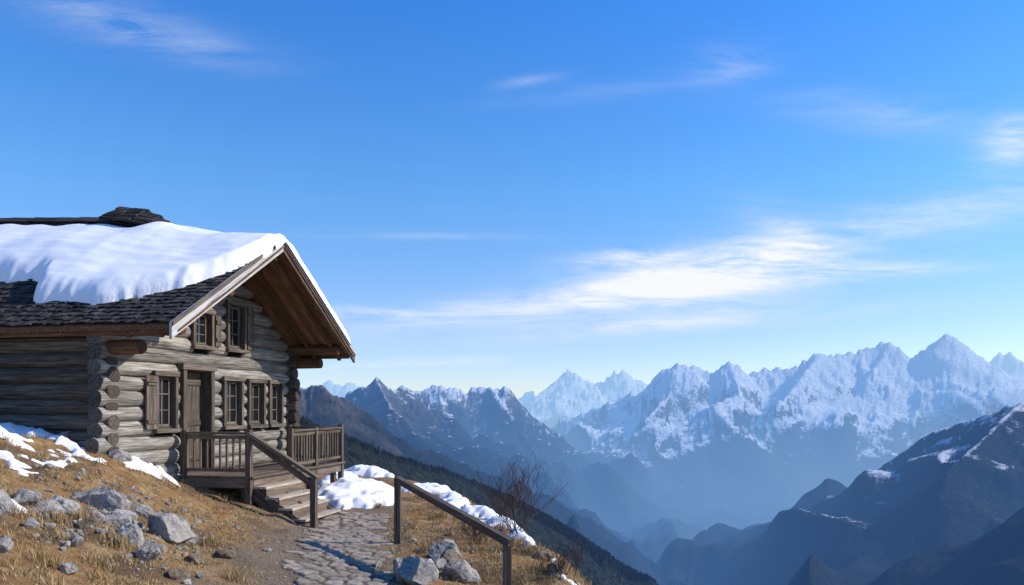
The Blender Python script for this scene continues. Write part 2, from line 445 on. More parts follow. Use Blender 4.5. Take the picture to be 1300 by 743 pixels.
for uu in (UA-.02,UB+.02):
    zt=float(roof_z(0,uu))-.62
    mb.log((-.2,uu,zt),(1.0 if uu>15 else .75,uu,zt),.14,seg=12,tint=.9)
for sgn in (-1,1):
    for nn in (NO-.30,NO-.95):
        zt0=float(roof_z(nn,UC))-.21; zt1=float(roof_z(nn,UC+sgn*HS))-.21
        mb.beam((nn,UC+sgn*.05,zt0),(nn,UC+sgn*(HS-.06),zt1),.08,.10,tint=.8)
mb.box((NL,UC-HS+.05,EZ-.20),(NO-.03,UC-HS+.13,EZ-.06),0)
mb.box((NL,UC+HS-.13,EZ-.20),(NO-.03,UC+HS-.05,EZ-.06),0)
mb.make('roof_timbers',M_brown,cab,smooth=False)
zr=float(R(NO)); sl=(zr-EZ)/HS
def barge(mb,sgn,n0,n1,top,bot,ext=.12):
    u0=UC; u1=UC+sgn*(HS+ext); zt0=zr; zt1=EZ-sl*ext
    v=[]
    for nn in (n0,n1):
        v+=[(nn,u0,zt0+top),(nn,u1,zt1+top),(nn,u1,zt1-bot),(nn,u0,zt0-bot)]
    g=[((abs(p[1]-UC))*1.15+7*sgn, (p[2]-(zr-abs(p[1]-UC)*sl)), p[0]) for p in v]
    mb.add(v,[(0,1,2,3),(7,6,5,4),(0,4,5,1),(1,5,6,2),(2,6,7,3),(3,7,4,0)],g,1.0)
mb=MB(); barge(mb,-1,NO+.002,NO+.055,.05,.235)
mb.make('bargeboard_near',M_barge,cab,bevel=.006)
mb=MB(); barge(mb,1,NO+.002,NO+.055,.05,.235); mb.make('bargeboard_far',M_frame,cab,bevel=.006)
mb=MB(); barge(mb,1,NO+.057,NO+.085,.06,.05); mb.make('rake_trim_far',M_barge,cab,bevel=.004)
mb=MB(); barge(mb,-1,NO+.057,NO+.085,.065,.012); mb.make('rake_trim_near',M_frame,cab,bevel=.004)
mb=MB()
for sgn in (-1,1):
    s_=0.0; rw=0
    while s_<1.0:
        nn=NL-.3+random.uniform(0,.1)
        while nn<NO:
            w=random.uniform(.07,.15); w=min(w,NO+.03-nn)
            if w<.04: break
            c=nn+w/2; L_=.060+random.uniform(-.014,.014)
            s0=max(s_-random.uniform(0,.016),-.014); s1=min(s0+L_,1.0)
            z0=float(roof_z(c,UC+sgn*HS*(1-max(s0,0))))-max(0,-s0)*2; z1=float(roof_z(c,UC+sgn*HS*(1-s1)))
            mb.beam((c,UC+sgn*HS*(1-s0),z0+.022+random.uniform(0,.024)),(c+random.uniform(-.012,.012),UC+sgn*HS*(1-s1),z1+.0),w-.006,.016,tint=random.uniform(.35,1.9))
            nn+=w
        s_+=.038; rw+=1
nn=NL-.3
while nn<NO-.3:
    l=random.uniform(.5,.9); a=nn;b_=min(nn+l+.05,NO+.02)
    for sgn in (-1,1):
        za=float(R(a))+.035;zb=float(R(b_))+.035
        mb.beam((a,UC+sgn*.11,za-.05+random.uniform(0,.02)),(b_,UC+sgn*.11,zb-.05+random.uniform(0,.02)),.26,.03,up=(0,sgn*.5,.86),tint=random.uniform(.6,1.3))
    nn+=l
mb.make('roof_shingles',M_shing,cab)
mb=MB()
for k in range(6):
    for sgn in (-1,1):
        for j in range(5):
            a=-2.6+j*.38+random.uniform(-.06,.06)+k*.05; b_=a+.46-k*.03
            if b_>-.7-k*.14: continue
            mb.beam((a,UC+sgn*(.34-k*.055),float(R(a))+.02+k*.05+random.uniform(0,.02)),(b_,UC+sgn*(.34-k*.055),float(R(b_))+.05+k*.05+random.uniform(-.02,.02)),.30-.03*k,.055,up=(0,sgn*.45,.86),tint=random.uniform(.5,1.5))
mb.make('ridge_vent',M_shing,cab)
# roof snow
ns=np.arange(NL-.3,NO+.14,.03); uu=np.arange(UC-HS-.05,UC+HS+.1,.03)
SN,SU=np.meshgrid(ns,uu)
sN=(SU-(UC-HS))
edge=np.interp(SN,[-9,-3.2,-2.55,-2.25,-2.0,-1.75,-.4,.2,.9,1.25,1.5,1.62,1.8],[1.38,1.34,1.40,1.3,.95,.68,.72,.92,1.34,1.7,2.1,2.6,3.0])+.08*fbm(SN*1.3,SN*0+2,3,71)+.03*perlin(SN*5,SU*5,72)
f_near=(sN-edge)*.9
f_ridge=np.interp(SN,[-1.6,-.2],[0,1])*.9+(UC-.36+.08*perlin(SN*1.5,SN*0,73))-SU
f_ridge=np.where(SN>-.2,9,f_ridge)
f_rake=(NO+.11+.02*perlin(SU*2,SU*0,74))-SN
f_far=(UC+HS-.3)-SU
w=.32
ff=np.minimum(np.minimum(f_near,f_rake*2.2),np.minimum(f_ridge,f_far))
Tm=.33+.04*fbm(SN*.6,SU*.6,2,75)-.09*sstep(UC-.1,UC+.9,SU)+.02*fbm(SN*1.1,SU*3,2,76)
Tm=Tm*(1-.55*sstep(-.9,-2.0,SN)*sstep(UC-1.6,UC-.5,SU))
th=Tm*np.sqrt(np.clip(1-(1-np.clip(ff/w,0,1))**2,0,1))
base=roof_z(np.minimum(SN,NO),SU)
base=base-.20*np.exp(-((SU-UC)/.40)**2)*sstep(-1.4,-.5,SN)*np.clip(th/.3,0,1)
zz=base+np.where(ff>0,th+.045,-.02)
np_mesh('roof_snow',np.stack([SN,SU,zz],-1).reshape(-1,3),gridfaces(*SN.shape,mask=ff>0),M_rsnow,True,parent=cab)
# windows
mbF=MB(); mbG=MB()
def window(a,b_,c,d,cas=.085,upper=False):
    n0=.12;n1=.205
    mbF.box((n0,a-cas,c-.02),(n1,a,d+.002),2); mbF.box((n0,b_,c-.02),(n1,b_+cas,d+.002),2)
    mbF.box((n0,a-cas-.03,d+.003),(n1+.02,b_+cas+.03,d+.10),1); mbF.box((n0,a-cas-.03,c-.10),(n1+.05,b_+cas+.03,c-.021),1)
    mbF.box((-.15,a-.03,c),(n0-.002,a+.02,d),2,.7); mbF.box((-.15,b_-.02,c),(n0-.002,b_+.03,d),2,.7)
    mbF.box((-.15,a+.021,d-.02),(n0-.002,b_-.021,d+.03),1,.7); mbF.box((-.15,a+.021,c-.03),(n0-.002,b_-.021,c+.02),1,.7)
    a2,b2,c2,d2=a+.022,b_-.022,c+.022,d-.022; t=.045
    mbF.box((.03,a2,c2),(.08,a2+t,d2),2,1.3); mbF.box((.03,b2-t,c2),(.08,b2,d2),2,1.3)
    mbF.box((.03,a2+t+.001,c2),(.08,b2-t-.001,c2+t),1,1.3); mbF.box((.03,a2+t+.001,d2-t),(.08,b2-t-.001,d2),1,1.3)
    um=(a2+b2)/2
    mbF.box((.035,um-.014,c2+t+.001),(.07,um+.014,d2-t-.001),2,1.3)
    for k in (1,2):
        zc=c2+(d2-c2)*k/3
        mbF.box((.038,a2+t+.002,zc-.011),(.066,b2-t-.002,zc+.011),1,1.3)
    mbG.box((.044,a2+.01,c2+.01),(.052,b2-.01,d2-.01),1)
for i,o in enumerate(openings):
    if i!=1: window(*o)
def shutter(u0,u1,c,d):
    k=3; w=(u1-u0)/k
    for j in range(k): mbF.box((.19,u0+j*w+.003,c),(.225,u0+(j+1)*w-.003,d),2)
    for zc in (c+.15,d-.15): mbF.box((.227,u0+.01,zc-.04),(.252,u1-.01,zc+.04),1)
shutter(13.24,13.52,-.46,.58); shutter(15.53,15.74,1.30,1.98); shutter(16.84,17.1,1.32,2.3)
a,b_,c,d=openings[1]; c=-1.42
mbF.box((.12,a-.12,c),(.23,a,d+.002),2); mbF.box((.12,b_,c),(.23,b_+.12,d+.002),2); mbF.box((.12,a-.17,d+.003),(.26,b_+.17,d+.13),1)
mbF.box((-.15,a-.03,c),(.118,a+.03,d),2,.7); mbF.box((-.15,b_-.03,c),(.118,b_+.03,d),2,.7); mbF.box((-.15,a+.031,d-.03),(.118,b_-.031,d+.03),1,.7)
mbF.box((-.1,a,c-.05),(.26,b_,c+.03),1)
w=(b_-a-.08)/5
for j in range(5): mbF.box((-.06,a+.04+j*w+.004,c+.04),(-.015,a+.04+(j+1)*w-.004,d-.04),2,random.uniform(.6,.95))
for zc in (c+.3,c+1.05,d-.25): mbF.box((-.013,a+.06,zc-.06),(.01,b_-.06,zc+.06),1,.7)
mbF.box((.01,a+.09,c+.98),(.06,a+.12,c+1.12),2,.3)
mbF.make('window_and_door_frames',M_frame,cab,bevel=.005); mbG.make('window_panes',M_glass,cab)
def rock_geo(seed,sub=4,cuts=9,flat=.75):
    import bmesh
    bm=bmesh.new(); bmesh.ops.create_icosphere(bm,subdivisions=sub,radius=1)
    V=np.array([v.co[:] for v in bm.verts]); Fc=np.array([[v.index for v in f.verts] for f in bm.faces]); bm.free()
    rg=np.random.default_rng(seed)
    V=V*np.array([1,rg.uniform(.65,1),flat*rg.uniform(.75,1.1)])
    for i in range(cuts):
        d=rg.normal(size=3); d/=np.linalg.norm(d); h=rg.uniform(.38,.68)
        p=V@d; V=V-np.outer(np.maximum(p-h,0),d)*.94
    nrm=V/np.linalg.norm(V,axis=1)[:,None]
    n_=fbm(V[:,0]*2.2+seed,V[:,1]*2.2+V[:,2]*1.7,4,seed)*.08+.03*fbm(V[:,0]*9+V[:,2]*5,V[:,1]*9+seed,3,seed+5)
    V=V+nrm*n_[:,None]
    a=rg.uniform(0,6.28); Rm=np.array([[math.cos(a),-math.sin(a),0],[math.sin(a),math.cos(a),0],[0,0,1]])
    return V@Rm.T,Fc
vv=[];fc=[];o=0
for k in range(26):
    if k<9: nn=-2.6+k*.36; uu_=UA-.1
    else: nn=.1; uu_=UA+ (k-9)*.4
    x,y=nn+random.uniform(-.05,.05),uu_+random.uniform(-.05,.05)
    wx_,wy_=H2W(nn,uu_); gz=float(ground(wx_,wy_))
    V,Fc=rock_geo(300+k,3); sc=random.uniform(.2,.3)
    V=V*np.array([sc,sc,sc])+np.array([x,y,gz-.02]); vv.append(V); fc.append(Fc+o); o+=len(V)
np_mesh('stone_footing',np.concatenate(vv),np.concatenate(fc),M_rock,False,parent=cab)
# ------------------------------------------------------------ porch: deck, stairs, railings
por=frame_empty('wooden_porch')
DZ=-1.42; D0,D1=14.28,18.62; N0,N1=.24,1.76
mb=MB()
nn=N0; 
while nn<N1+.02:
    mb.box((nn,D0-.04,DZ-.045),(nn+.128,D1+.04,DZ),1); nn+=.136
mb.box((N0,D0-.02,DZ-.24),(N1-.0,D0+.03,DZ-.047),0); mb.box((N1-.02,D0+.031,DZ-.24),(N1+.03,D1,DZ-.047),1)
mb.box((N0,D1-.05,DZ-.24),(N1-.021,D1,DZ-.047),0)
for uu_ in (15.6,17.0): mb.box((N0,uu_,DZ-.2),(N1-.022,uu_+.07,DZ-.047),0)
for (pn,pu) in ((N0+.1,D0+.1),(N1-.15,D0+.12),(N1-.15,17.2),(N1-.15,D1-.12),(N0+.1,D1-.12),(N0+.1,16.4)):
    mb.box((pn-.06,pu-.06,-3.0),(pn+.06,pu+.06,DZ-.241),2)
mb.make('deck',M_deck,por,bevel=.006)
mb=MB(); RT=DZ+.86
def post(pn,pu,z0,z1,s=.105): mb.box((pn-s/2,pu-s/2,z0),(pn+s/2,pu+s/2,z1),2)
def rail(p0,p1,zt=RT,bal=.135):
    (a0,b0),(a1,b1)=p0,p1
    mb.beam((a0,b0,zt),(a1,b1,zt),.13,.05); mb.beam((a0,b0,zt-.075),(a1,b1,zt-.075),.045,.08)
    mb.beam((a0,b0,DZ+.12),(a1,b1,DZ+.12),.05,.07)
    L_=math.hypot(a1-a0,b1-b0); k=int(L_/bal)
    for i in range(1,k):
        t=i/k; x,y=a0+(a1-a0)*t,b0+(b1-b0)*t
        mb.box((x-.019,y-.019,DZ+.156),(x+.019,y+.019,zt-.116),2)
post(N0+.08,D0+.02,DZ-.3,RT+.06); post(N1,D0-.0,-2.6,RT+.08,.115)
rail((N0+.13,D0+.02),(N1-.06,D0+.02))
SU0,SU1=D0+.08,D0+1.68
post(N1,SU1+.05,DZ-.25,RT+.05); post(N1,17.2,DZ-.25,RT+.05); post(N1,D1,-3.0,RT+.08,.115); post(N0+.1,D1,DZ-.1,RT+.05)
rail((N1,SU1+.1),(N1,17.15)); rail((N1,17.25),(N1,D1-.06)); rail((N1-.06,D1),(N0+.15,D1))
ZB=-2.46
post(3.16,D0+.0,-2.9,ZB+1.02,.115)
mb.beam((N1-.02,D0-.01,RT+.02),(3.24,D0-.01,ZB+1.04),.13,.06)
mb.beam((N1+.02,D0-.01,RT-.10),(3.14,D0-.01,ZB+.90),.045,.12)
mb.make('railings',M_deck,por,bevel=.006)
mb=MB(); nst=5; rise=(DZ-ZB)/nst; run=.285
for i in range(1,nst+0):
    zt=DZ-rise*i; a=N1+.032+run*(i-1)
    mb.box((a,SU0-.02,zt-.05),(a+.15,SU1+.02,zt),1); mb.box((a+.156,SU0-.02,zt-.05),(a+run+.03,SU1+.02,zt),1)
a=N1+.032+run*(nst-1); mb.box((a,SU0-.02,ZB-.02),(a+run+.02,SU1+.02,ZB+.04),1)
mb.make('stair_treads',M_tread,por,bevel=.007)
mb=MB()
for uu_ in (SU0+.03,SU1-.03,(SU0+SU1)/2):
    mb.beam((N1+.0,uu_,DZ-.32),(N1+run*nst-.05,uu_,ZB-.16),.05,.26)
for i in range(1,nst):
    zt=DZ-rise*i; a=N1+.034+run*(i-1)
    mb.box((a+.002,SU0,zt+.002),(a+.022,SU1,zt+rise-.052),1,1.2)
mb.make('stair_stringers',M_deck,por)
# ------------------------------------------------------------ path handrail
x1,y1,z1=hit(505,690); x2,y2=sight(644,700,9.6)[:2]; z2=float(ground(x2,y2))
t1=(HZ-609)/F*y1; t2=(HZ-687)/F*y2
mb=MB()
mb.box((x1-.055,y1-.055,z1-.3),(x1+.055,y1+.055,t1+.03),2); mb.box((x2-.055,y2-.055,z2-.5),(x2+.055,y2+.055,t2),2)
d=Vector((x2-x1,y2-y1,t2-t1)).normalized()
mb.beam(Vector((x1,y1,t1))-d*.05,Vector((x2,y2,t2))+d*.09,.10,.10)
mb.make('handrail',M_deck,None,bevel=.008)
# ------------------------------------------------------------ rocks
rid=0
def rock(px,py,wpx,mat=M_rock,flat=.75,seed=None):
    global rid
    rid+=1
    x,y,z=hit(px,py); sc=wpx/2/F*y*1.3
    V,Fc=rock_geo(100+rid if seed is None else seed,4,10,flat)
    V=V*sc; V[:,2]+=z+sc*flat*.22
    V[:,0]+=x; V[:,1]+=y
    c=V.mean(0); ob=np_mesh('rock',V-c,Fc,mat,False); ob.location=c
for a in [(30,640,34),(62,657,38),(88,650,34),(128,645,56),(160,648,40,M_rockb),(143,668,34),(165,690,44),(190,710,34),(214,685,60),
          (240,688,26),(97,692,20),(-6,650,50),(285,706,30,M_rockb,.4),(246,714,24,M_rockb),(85,726,20),(2,700,30),(155,660,28),(172,674,22),(120,660,20),(112,668,24,M_rockb),
          (520,735,62),(568,706,40),(586,732,44),(574,716,30,M_rockb),(560,722,22),(600,738,24),(507,601,14),
          (705,728,26,M_rockb),(690,712,22,M_rockb),(668,694,14),(222,735,30,M_rockb,.5),(40,668,20),(205,700,18),(478,720,12),(340,700,10),(300,672,14,M_rockb,.5),(178,654,24),(146,684,20,M_rockb),(132,678,16),(70,640,18),(183,694,14)]:
    rock(*a)
vv=[];fc=[];o=0
bases=[rock_geo(900+i,1,6) for i in range(6)]
def scatter(px0,px1,Y0,Y1,cnt,smin,smax,fn=None):
    global o
    k=0
    while k<cnt:
        Y=random.uniform(Y0,Y1); x=(random.uniform(px0,px1)-CX)/F*Y
        if fn and not fn(x,Y): continue
        k+=1
        V,Fc=bases[k%6]; s_=smin+(smax-smin)*random.random()**3
        a=random.uniform(0,6.28); c,s2=math.cos(a),math.sin(a)
        V2=V@np.array([[c,s2,0],[-s2,c,0],[0,0,1]])*s_
        vv.append((V2,x,Y,s_)); fc.append(Fc+o); o+=len(V)
scatter(40,270,8.5,13,520,.015,.075)
scatter(-40,700,7,20,900,.008,.035,lambda x,y: x<np.interp(y,eY,eX)-.1)
scatter(300,520,8,16.5,1200,.006,.03,lambda x,y: (.5<abs(x-np.interp(y,pathY,pathX))<1.2) or (-2.2<x-np.interp(y,pathY,pathX)<-.5))
scatter(520,720,9.5,16,250,.01,.07,lambda x,y: x<np.interp(y,eY,eX)+.2)
gx=np.array([v[1] for v in vv]);gy=np.array([v[2] for v in vv]);gz=ground(gx,gy)
VV=np.concatenate([v[0]+np.array([v[1],v[2],gz[i]+v[3]*.25]) for i,v in enumerate(vv)])
np_mesh('gravel',VV,np.concatenate(fc),M_rock,False)
# ------------------------------------------------------------ grass
def mat_grass():
    m,nt,N,L=new_mat('dry_grass'); b=NB(nt)
    c=b.ramp(b.attr('tone').outputs['Fac'],[(0,(.12,.07,.03)),(.4,(.37,.24,.107)),(.8,(.55,.42,.215)),(1,(.22,.20,.07))])
    b.out(b.bsdf(c,.9,None,.1)); return m
M_grass=mat_grass()
def blades(name,x,y,h,w,lean=.6):
    nB=len(x); z=ground(x,y); a=rng.uniform(0,2*math.pi,nB); la=rng.uniform(0,2*math.pi,nB)
    l=h*lean*rng.uniform(.2,1.2,nB)
    dx=np.cos(a)*w/2; dy=np.sin(a)*w/2; lx=np.cos(la)*l; ly=np.sin(la)*l
    p0=np.stack([x-dx,y-dy,z-.01],1);p1=np.stack([x+dx,y+dy,z-.01],1)
    p2=np.stack([x+dx*.7+lx*.4,y+dy*.7+ly*.4,z+h*.6],1);p3=np.stack([x-dx*.7+lx*.4,y-dy*.7+ly*.4,z+h*.6],1)
    p4=np.stack([x+lx,y+ly,z+h],1)
    V=np.stack([p0,p1,p2,p3,p4],1).reshape(-1,3); b0=np.arange(nB)*5
    Fc=np.concatenate([np.stack([b0,b0+1,b0+2],1),np.stack([b0,b0+2,b0+3],1),np.stack([b0+3,b0+2,b0+4],1)])
    np_mesh(name,V,Fc,M_grass,True,{'tone':np.repeat(np.clip(rng.normal(.5,.24,nB),0,1),5)})
NBL=120000
Y=6+rng.random(NBL*2)**1.1*22; pxx=rng.uniform(-60,760,NBL*2); X=(pxx-CX)/F*Y
dl=X-np.interp(Y,pathY,pathX); dpp=np.where(dl<0,-dl*.6,dl); dens=sstep(-.2,.2,fbm(X*1.3,Y*1.3,3,81)+.02)
keep=(dpp>.75+.4*fbm(X*2,Y*2,2,82))&(X<np.interp(Y,eY,eX)+1.2)&(rng.random(len(X))<dens*.95+.04)&(snow_th(X,Y)<=0)
X=X[keep];Y=Y[keep]
blades('grass',X,Y,rng.uniform(.012,.06,len(X)),rng.uniform(.004,.010,len(X)),1.8)
tx=[];ty=[]
for (px,py,r_) in [(596,700,.22),(662,738,.3),(640,700,.2),(690,722,.25),(745,745,.3),(560,655,.2),(610,690,.2),(590,672,.18),(35,655,.2),(105,655,.2),(150,690,.15),(232,676,.15),(540,700,.15),(676,700,.2),(480,645,.12),(655,690,.2),(20,640,.2),(75,662,.15),(300,735,.14),(270,690,.14),(60,715,.16),(130,720,.15)]:
    x,y,z=hit(px,py); k=200
    tx.append(x+rng.normal(0,r_*.5,k)); ty.append(y+rng.normal(0,r_*.5,k))
for i in range(50):
    Yc=random.uniform(8,22); xe=float(np.interp(Yc,eY,eX)); xc=xe+random.uniform(-.5,.5)
    tx.append(xc+rng.normal(0,.09,70)); ty.append(Yc+rng.normal(0,.09,70))
for i in range(130):
    Yc=random.uniform(7,20); xc=(random.uniform(-40,640)-CX)/F*Yc
    if -2.0<xc-np.interp(Yc,pathY,pathX)<.9 or xc>np.interp(Yc,eY,eX): continue
    tx.append(xc+rng.normal(0,.05,28)); ty.append(Yc+rng.normal(0,.05,28))
tx=np.concatenate(tx);ty=np.concatenate(ty)
k_=snow_th(tx,ty)<=0.0; tx=tx[k_];ty=ty[k_]
blades('grass_tuft',tx,ty,rng.uniform(.05,.17,len(tx)),rng.uniform(.005,.010,len(tx)),.8)
M_twig=simple('twig_bark',(.13,.075,.05))
def shrub(px,py,hgt,seed,nst=7,rad=.010):
    rd=random.Random(seed); x,y,z=hit(px,py); vs=[];fs=[]
    def tube(a,b_,r0,r1):
        d=(b_-a).normalized(); s_=d.orthogonal().normalized(); t=d.cross(s_); o_=len(vs)
        for P_,r_ in ((a,r0),(b_,r1)):
            for k in range(4):
                an=k*math.pi/2; vs.append(tuple(P_+(s_*math.cos(an)+t*math.sin(an))*r_))
        for k in range(4): fs.append((o_+k,o_+(k+1)%4,o_+4+(k+1)%4,o_+4+k))
    def br(p,d,L_,r_,dep):
        for i in range(3):
            q_=p+d*(L_/3); tube(p,q_,r_,r_*.8); p=q_; r_=max(r_*.8,.0034)
            d=(d+Vector((rd.uniform(-.25,.25),rd.uniform(-.25,.25),rd.uniform(-.05,.2)))).normalized()
            if dep>0:
                d2=(d+Vector((rd.uniform(-.8,.8),rd.uniform(-.8,.8),rd.uniform(-.1,.5)))).normalized()
                br(p,d2,L_*.62,r_*.65,dep-1)
    for i in range(nst):
        br(Vector((x+rd.uniform(-.12,.12),y+rd.uniform(-.12,.12),z-.03)),Vector((rd.uniform(-.7,.7),rd.uniform(-.7,.7),1)).normalized(),hgt*.66,rad,3)
    me=bpy.data.meshes.new('shrub'); me.from_pydata(vs,[],fs); me.materials.append(M_twig)
    o_=bpy.data.objects.new('bare_shrub',me); S.collection.objects.link(o_)
shrub(654,682,1.15,1,12,.012); shrub(678,690,.7,2,8,.008); shrub(604,690,.4,3,7,.007); shrub(718,735,.45,4,7,.007); shrub(636,668,.8,5,7,.009)
# ------------------------------------------------------------ mountains
W3=sight
ridges=[
 dict(p=[(250,505,500),(370,532,800),(440,560,1000),(500,582,1150),(560,600,1300),(640,630,1500),(700,660,1650),(760,697,1800),(850,755,2000),(960,850,2300)],k=.8,c=10,w=100,jag=3,lam=160,sn=-2500,rg=9,fo=1),
 dict(p=[(250,470,3300),(340,482,3500),(385,490,3600),(408,486,3600),(432,502,3700),(470,532,3900),(520,560,4100),(600,592,4500),(700,630,4900),(770,670,5200),(830,722,5600)],k=.6,c=40,w=180,jag=14,lam=260,sn=-560,rg=50,fo=.15),
 dict(p=[(300,500,6800),(430,503,7000),(455,489,7000),(478,478,7000),(497,492,7100),(514,486,7200),(545,508,7400),(590,540,7600),(640,560,7800),(700,590,8000),(760,640,8200)],k=.6,c=70,w=240,jag=34,lam=320,sn=-130,rg=70,fo=0),
 dict(p=[(478,480,7000),(500,520,6200),(540,560,5800),(590,585,5600)],k=.6,c=40,w=200,jag=20,lam=320,sn=-200,rg=60,fo=0),
 dict(p=[(500,503,9300),(520,492,9300),(540,493,9300),(560,483,9400),(585,494,9400),(610,487,9500),(640,488,9500),(660,504,9600),(690,545,9700),(740,585,9700),(790,645,9500),(850,715,9000)],k=.6,c=80,w=260,jag=38,lam=360,sn=140,rg=85,fo=0),
 dict(p=[(620,487,9500),(650,530,8900),(680,570,8400),(720,610,8000)],k=.6,c=60,w=220,jag=25,lam=360,sn=60,rg=70,fo=0),
 dict(p=[(300,495,22000),(400,490,21000),(420,483,21000),(440,484,21000),(475,494,21000),(560,505,21000),(640,505,20000),(690,490,19500),(712,475,19500),(730,468,19500),(755,482,19500),(772,477,19500),(790,469,19500),(820,489,19500),(870,500,19000),(1000,480,19000),(1240,470,18000),(1262,452,18000),(1280,446,18000),(1300,458,18000),(1400,440,18000)],k=.6,c=150,w=500,jag=110,lam=700,sn=700,rg=160,fo=0),
 dict(p=[(650,560,13500),(700,538,13200),(760,515,13000),(810,490,12600),(838,471,12400),(860,456,12300),(885,465,12300),(905,469,12300),(925,456,12300),(950,470,12400),(985,466,12500),(1012,461,12500),(1040,446,12600),(1070,448,12700),(1100,439,12800),(1130,432,12800),(1160,453,12800),(1185,444,12700),(1201,417,12700),(1220,444,12700),(1250,461,12800),(1300,481,13000),(1400,500,13000)],k=.62,c=150,w=340,jag=55,lam=360,sn=500,rg=110,fo=0),
 dict(p=[(860,459,12300),(850,500,11700),(820,530,11000),(790,570,10500),(770,610,10000)],k=.55,c=60,w=200,jag=25,lam=360,sn=420,rg=85,fo=0),
 dict(p=[(925,460,12300),(940,497,11500),(905,512,11000),(930,540,10300),(920,600,9700)],k=.55,c=60,w=200,jag=25,lam=360,sn=400,rg=85,fo=0),
 dict(p=[(1040,446,12600),(1010,488,11700),(985,515,11000),(1000,560,10400),(1010,610,9800)],k=.55,c=60,w=200,jag=25,lam=360,sn=420,rg=85,fo=0),
 dict(p=[(1130,436,12800),(1100,480,12000),(1110,520,11300),(1080,560,10600)],k=.55,c=60,w=220,jag=25,lam=360,sn=450,rg=85,fo=0),
 dict(p=[(1202,427,12700),(1190,480,12000),(1200,530,11300)],k=.6,c=60,w=220,jag=25,lam=360,sn=450,rg=85,fo=0),
 dict(p=[(1500,440,4300),(1400,480,4400),(1300,506,4500),(1240,528,4700),(1190,545,4900),(1130,585,5200),(1090,612,5500),(1030,655,5800),(965,700,6100),(900,745,6500)],k=.55,c=40,w=200,jag=9,lam=280,sn=170,rg=28,fo=.0),
 dict(p=[(1300,506,4500),(1200,600,3900),(1100,690,3700)],k=.5,c=30,w=150,jag=9,lam=280,sn=-50,rg=28,fo=.6),
 dict(p=[(1260,560,8000),(1170,590,7800),(1060,627,7500),(960,672,7200),(880,708,7000)],k=.5,c=30,w=150,jag=12,lam=300,sn=-500,rg=35,fo=.7),
 dict(p=[(1500,560,2700),(1400,590,2800),(1300,632,3000),(1200,680,3100),(1120,718,3200),(1060,750,3300)],k=.5,c=20,w=120,jag=6,lam=220,sn=-2500,rg=18,fo=1),
]
def blur(a,k):
    w_=np.hanning(2*k+3)[1:-1]; w_/=w_.sum()
    p_=np.pad(a,((k,k),(0,0)),mode='edge'); a=sum(w_[i]*p_[i:i+a.shape[0]] for i in range(2*k+1))
    p_=np.pad(a,((0,0),(k,k)),mode='edge'); return sum(w_[i]*p_[:,i:i+a.shape[1]] for i in range(2*k+1))
def far_h(X,Y):
    sh=X.shape; best=np.full(sh,-1e9); sn=np.zeros(sh); fo=np.zeros(sh); rgA=np.zeros(sh); bD=np.zeros(sh)
    for ri,rd in enumerate(ridges):
        P_=[W3(*p) for p in rd['p']]; k,c,w=rd['k'],rd['c'],rd['w']
        bh=np.full(sh,-1e9); bs=np.zeros(sh); bd=np.zeros(sh); cum=0
        for a,b_ in zip(P_[:-1],P_[1:]):
            dx,dy=b_[0]-a[0],b_[1]-a[1]; L2=dx*dx+dy*dy; L_=math.sqrt(L2)
            t=np.clip(((X-a[0])*dx+(Y-a[1])*dy)/L2,0,1)
            d=np.hypot(X-a[0]-t*dx,Y-a[1]-t*dy); z=a[2]+(b_[2]-a[2])*t
            h=z-k*d; m_=h>bh
            bh=np.where(m_,h,bh); bs=np.where(m_,cum+t*L_,bs); bd=np.where(m_,d,bd); cum+=L_
        lam=rd['lam']
        idx=np.where(bh>best-1200)
        if len(idx[0])==0: continue
        s1=bs[idx];d1=bd[idx];x1=X[idx];y1=Y[idx]
        wv=.3*lam*perlin(x1/lam*.8,y1/lam*.8,90+ri)
        nz=1.0-1.25*ridged((s1+wv)/(lam*1.3),d1/(5*lam),3,100+ri*7)
        de=np.minimum(d1,3*lam)
        jag=rd['jag']*(fbm(s1/(lam*.45),s1*0+ri,4,200+ri,.6))
        h=bh[idx]-c*(1-np.exp(-d1/w))-k*de*.42*nz+jag*np.exp(-d1/(lam*.5))
        bt=best[idx]; m_=h>bt
        best[idx]=np.where(m_,h,bt); sn[idx]=np.where(m_,rd['sn'],sn[idx]); fo[idx]=np.where(m_,rd['fo'],fo[idx]); rgA[idx]=np.where(m_,rd['rg'],rgA[idx]); bD[idx]=np.where(m_,d1/lam,bD[idx])
    r_=np.hypot(X,Y)
    own=-22-.62*r_+10*fbm(X/60,Y/60,3,5); m_=own>best; best=np.where(m_,own,best); sn=np.where(m_,-2500,sn); rgA=np.where(m_,5,rgA); fo=np.where(m_,1,fo)
    wB=sstep(.5,1.8,bD)*sstep(2500,4000,r_)
    best=best*(1-wB)+blur(best,5)*wB; sn=blur(sn,4)*sstep(2600,3400,r_)+sn*(1-sstep(2600,3400,r_)); rgA=blur(rgA,3)
    near=.4+.6*sstep(0,.8,bD)
    q1=ridged(X/700+.3*perlin(X/900,Y/900,3),Y/700,4,300)-1.0
    q2=ridged(X/170,Y/170,4,310)-1.0
    best=best+rgA*.6*q1*near+rgA*.24*q2
    fl=-1560+25*fbm(X/700,Y/700,3,330)
    t=np.clip((best-fl)/160,-6,6); best=fl+160*np.log1p(np.exp(t))*np.where(t<6,1,0)+np.where(t>=6,best-fl,0)
    return best,sn,fo
NA,NR=1150,760
AZM=math.radians(38)
az=np.linspace(-AZM,AZM,NA); rr=np.exp(np.linspace(math.log(120),math.log(25000),NR))
AZ,RR=np.meshgrid(az,rr); MX=RR*np.sin(AZ); MY=RR*np.cos(AZ)
MZ,SN_,FO_=far_h(MX,MY)
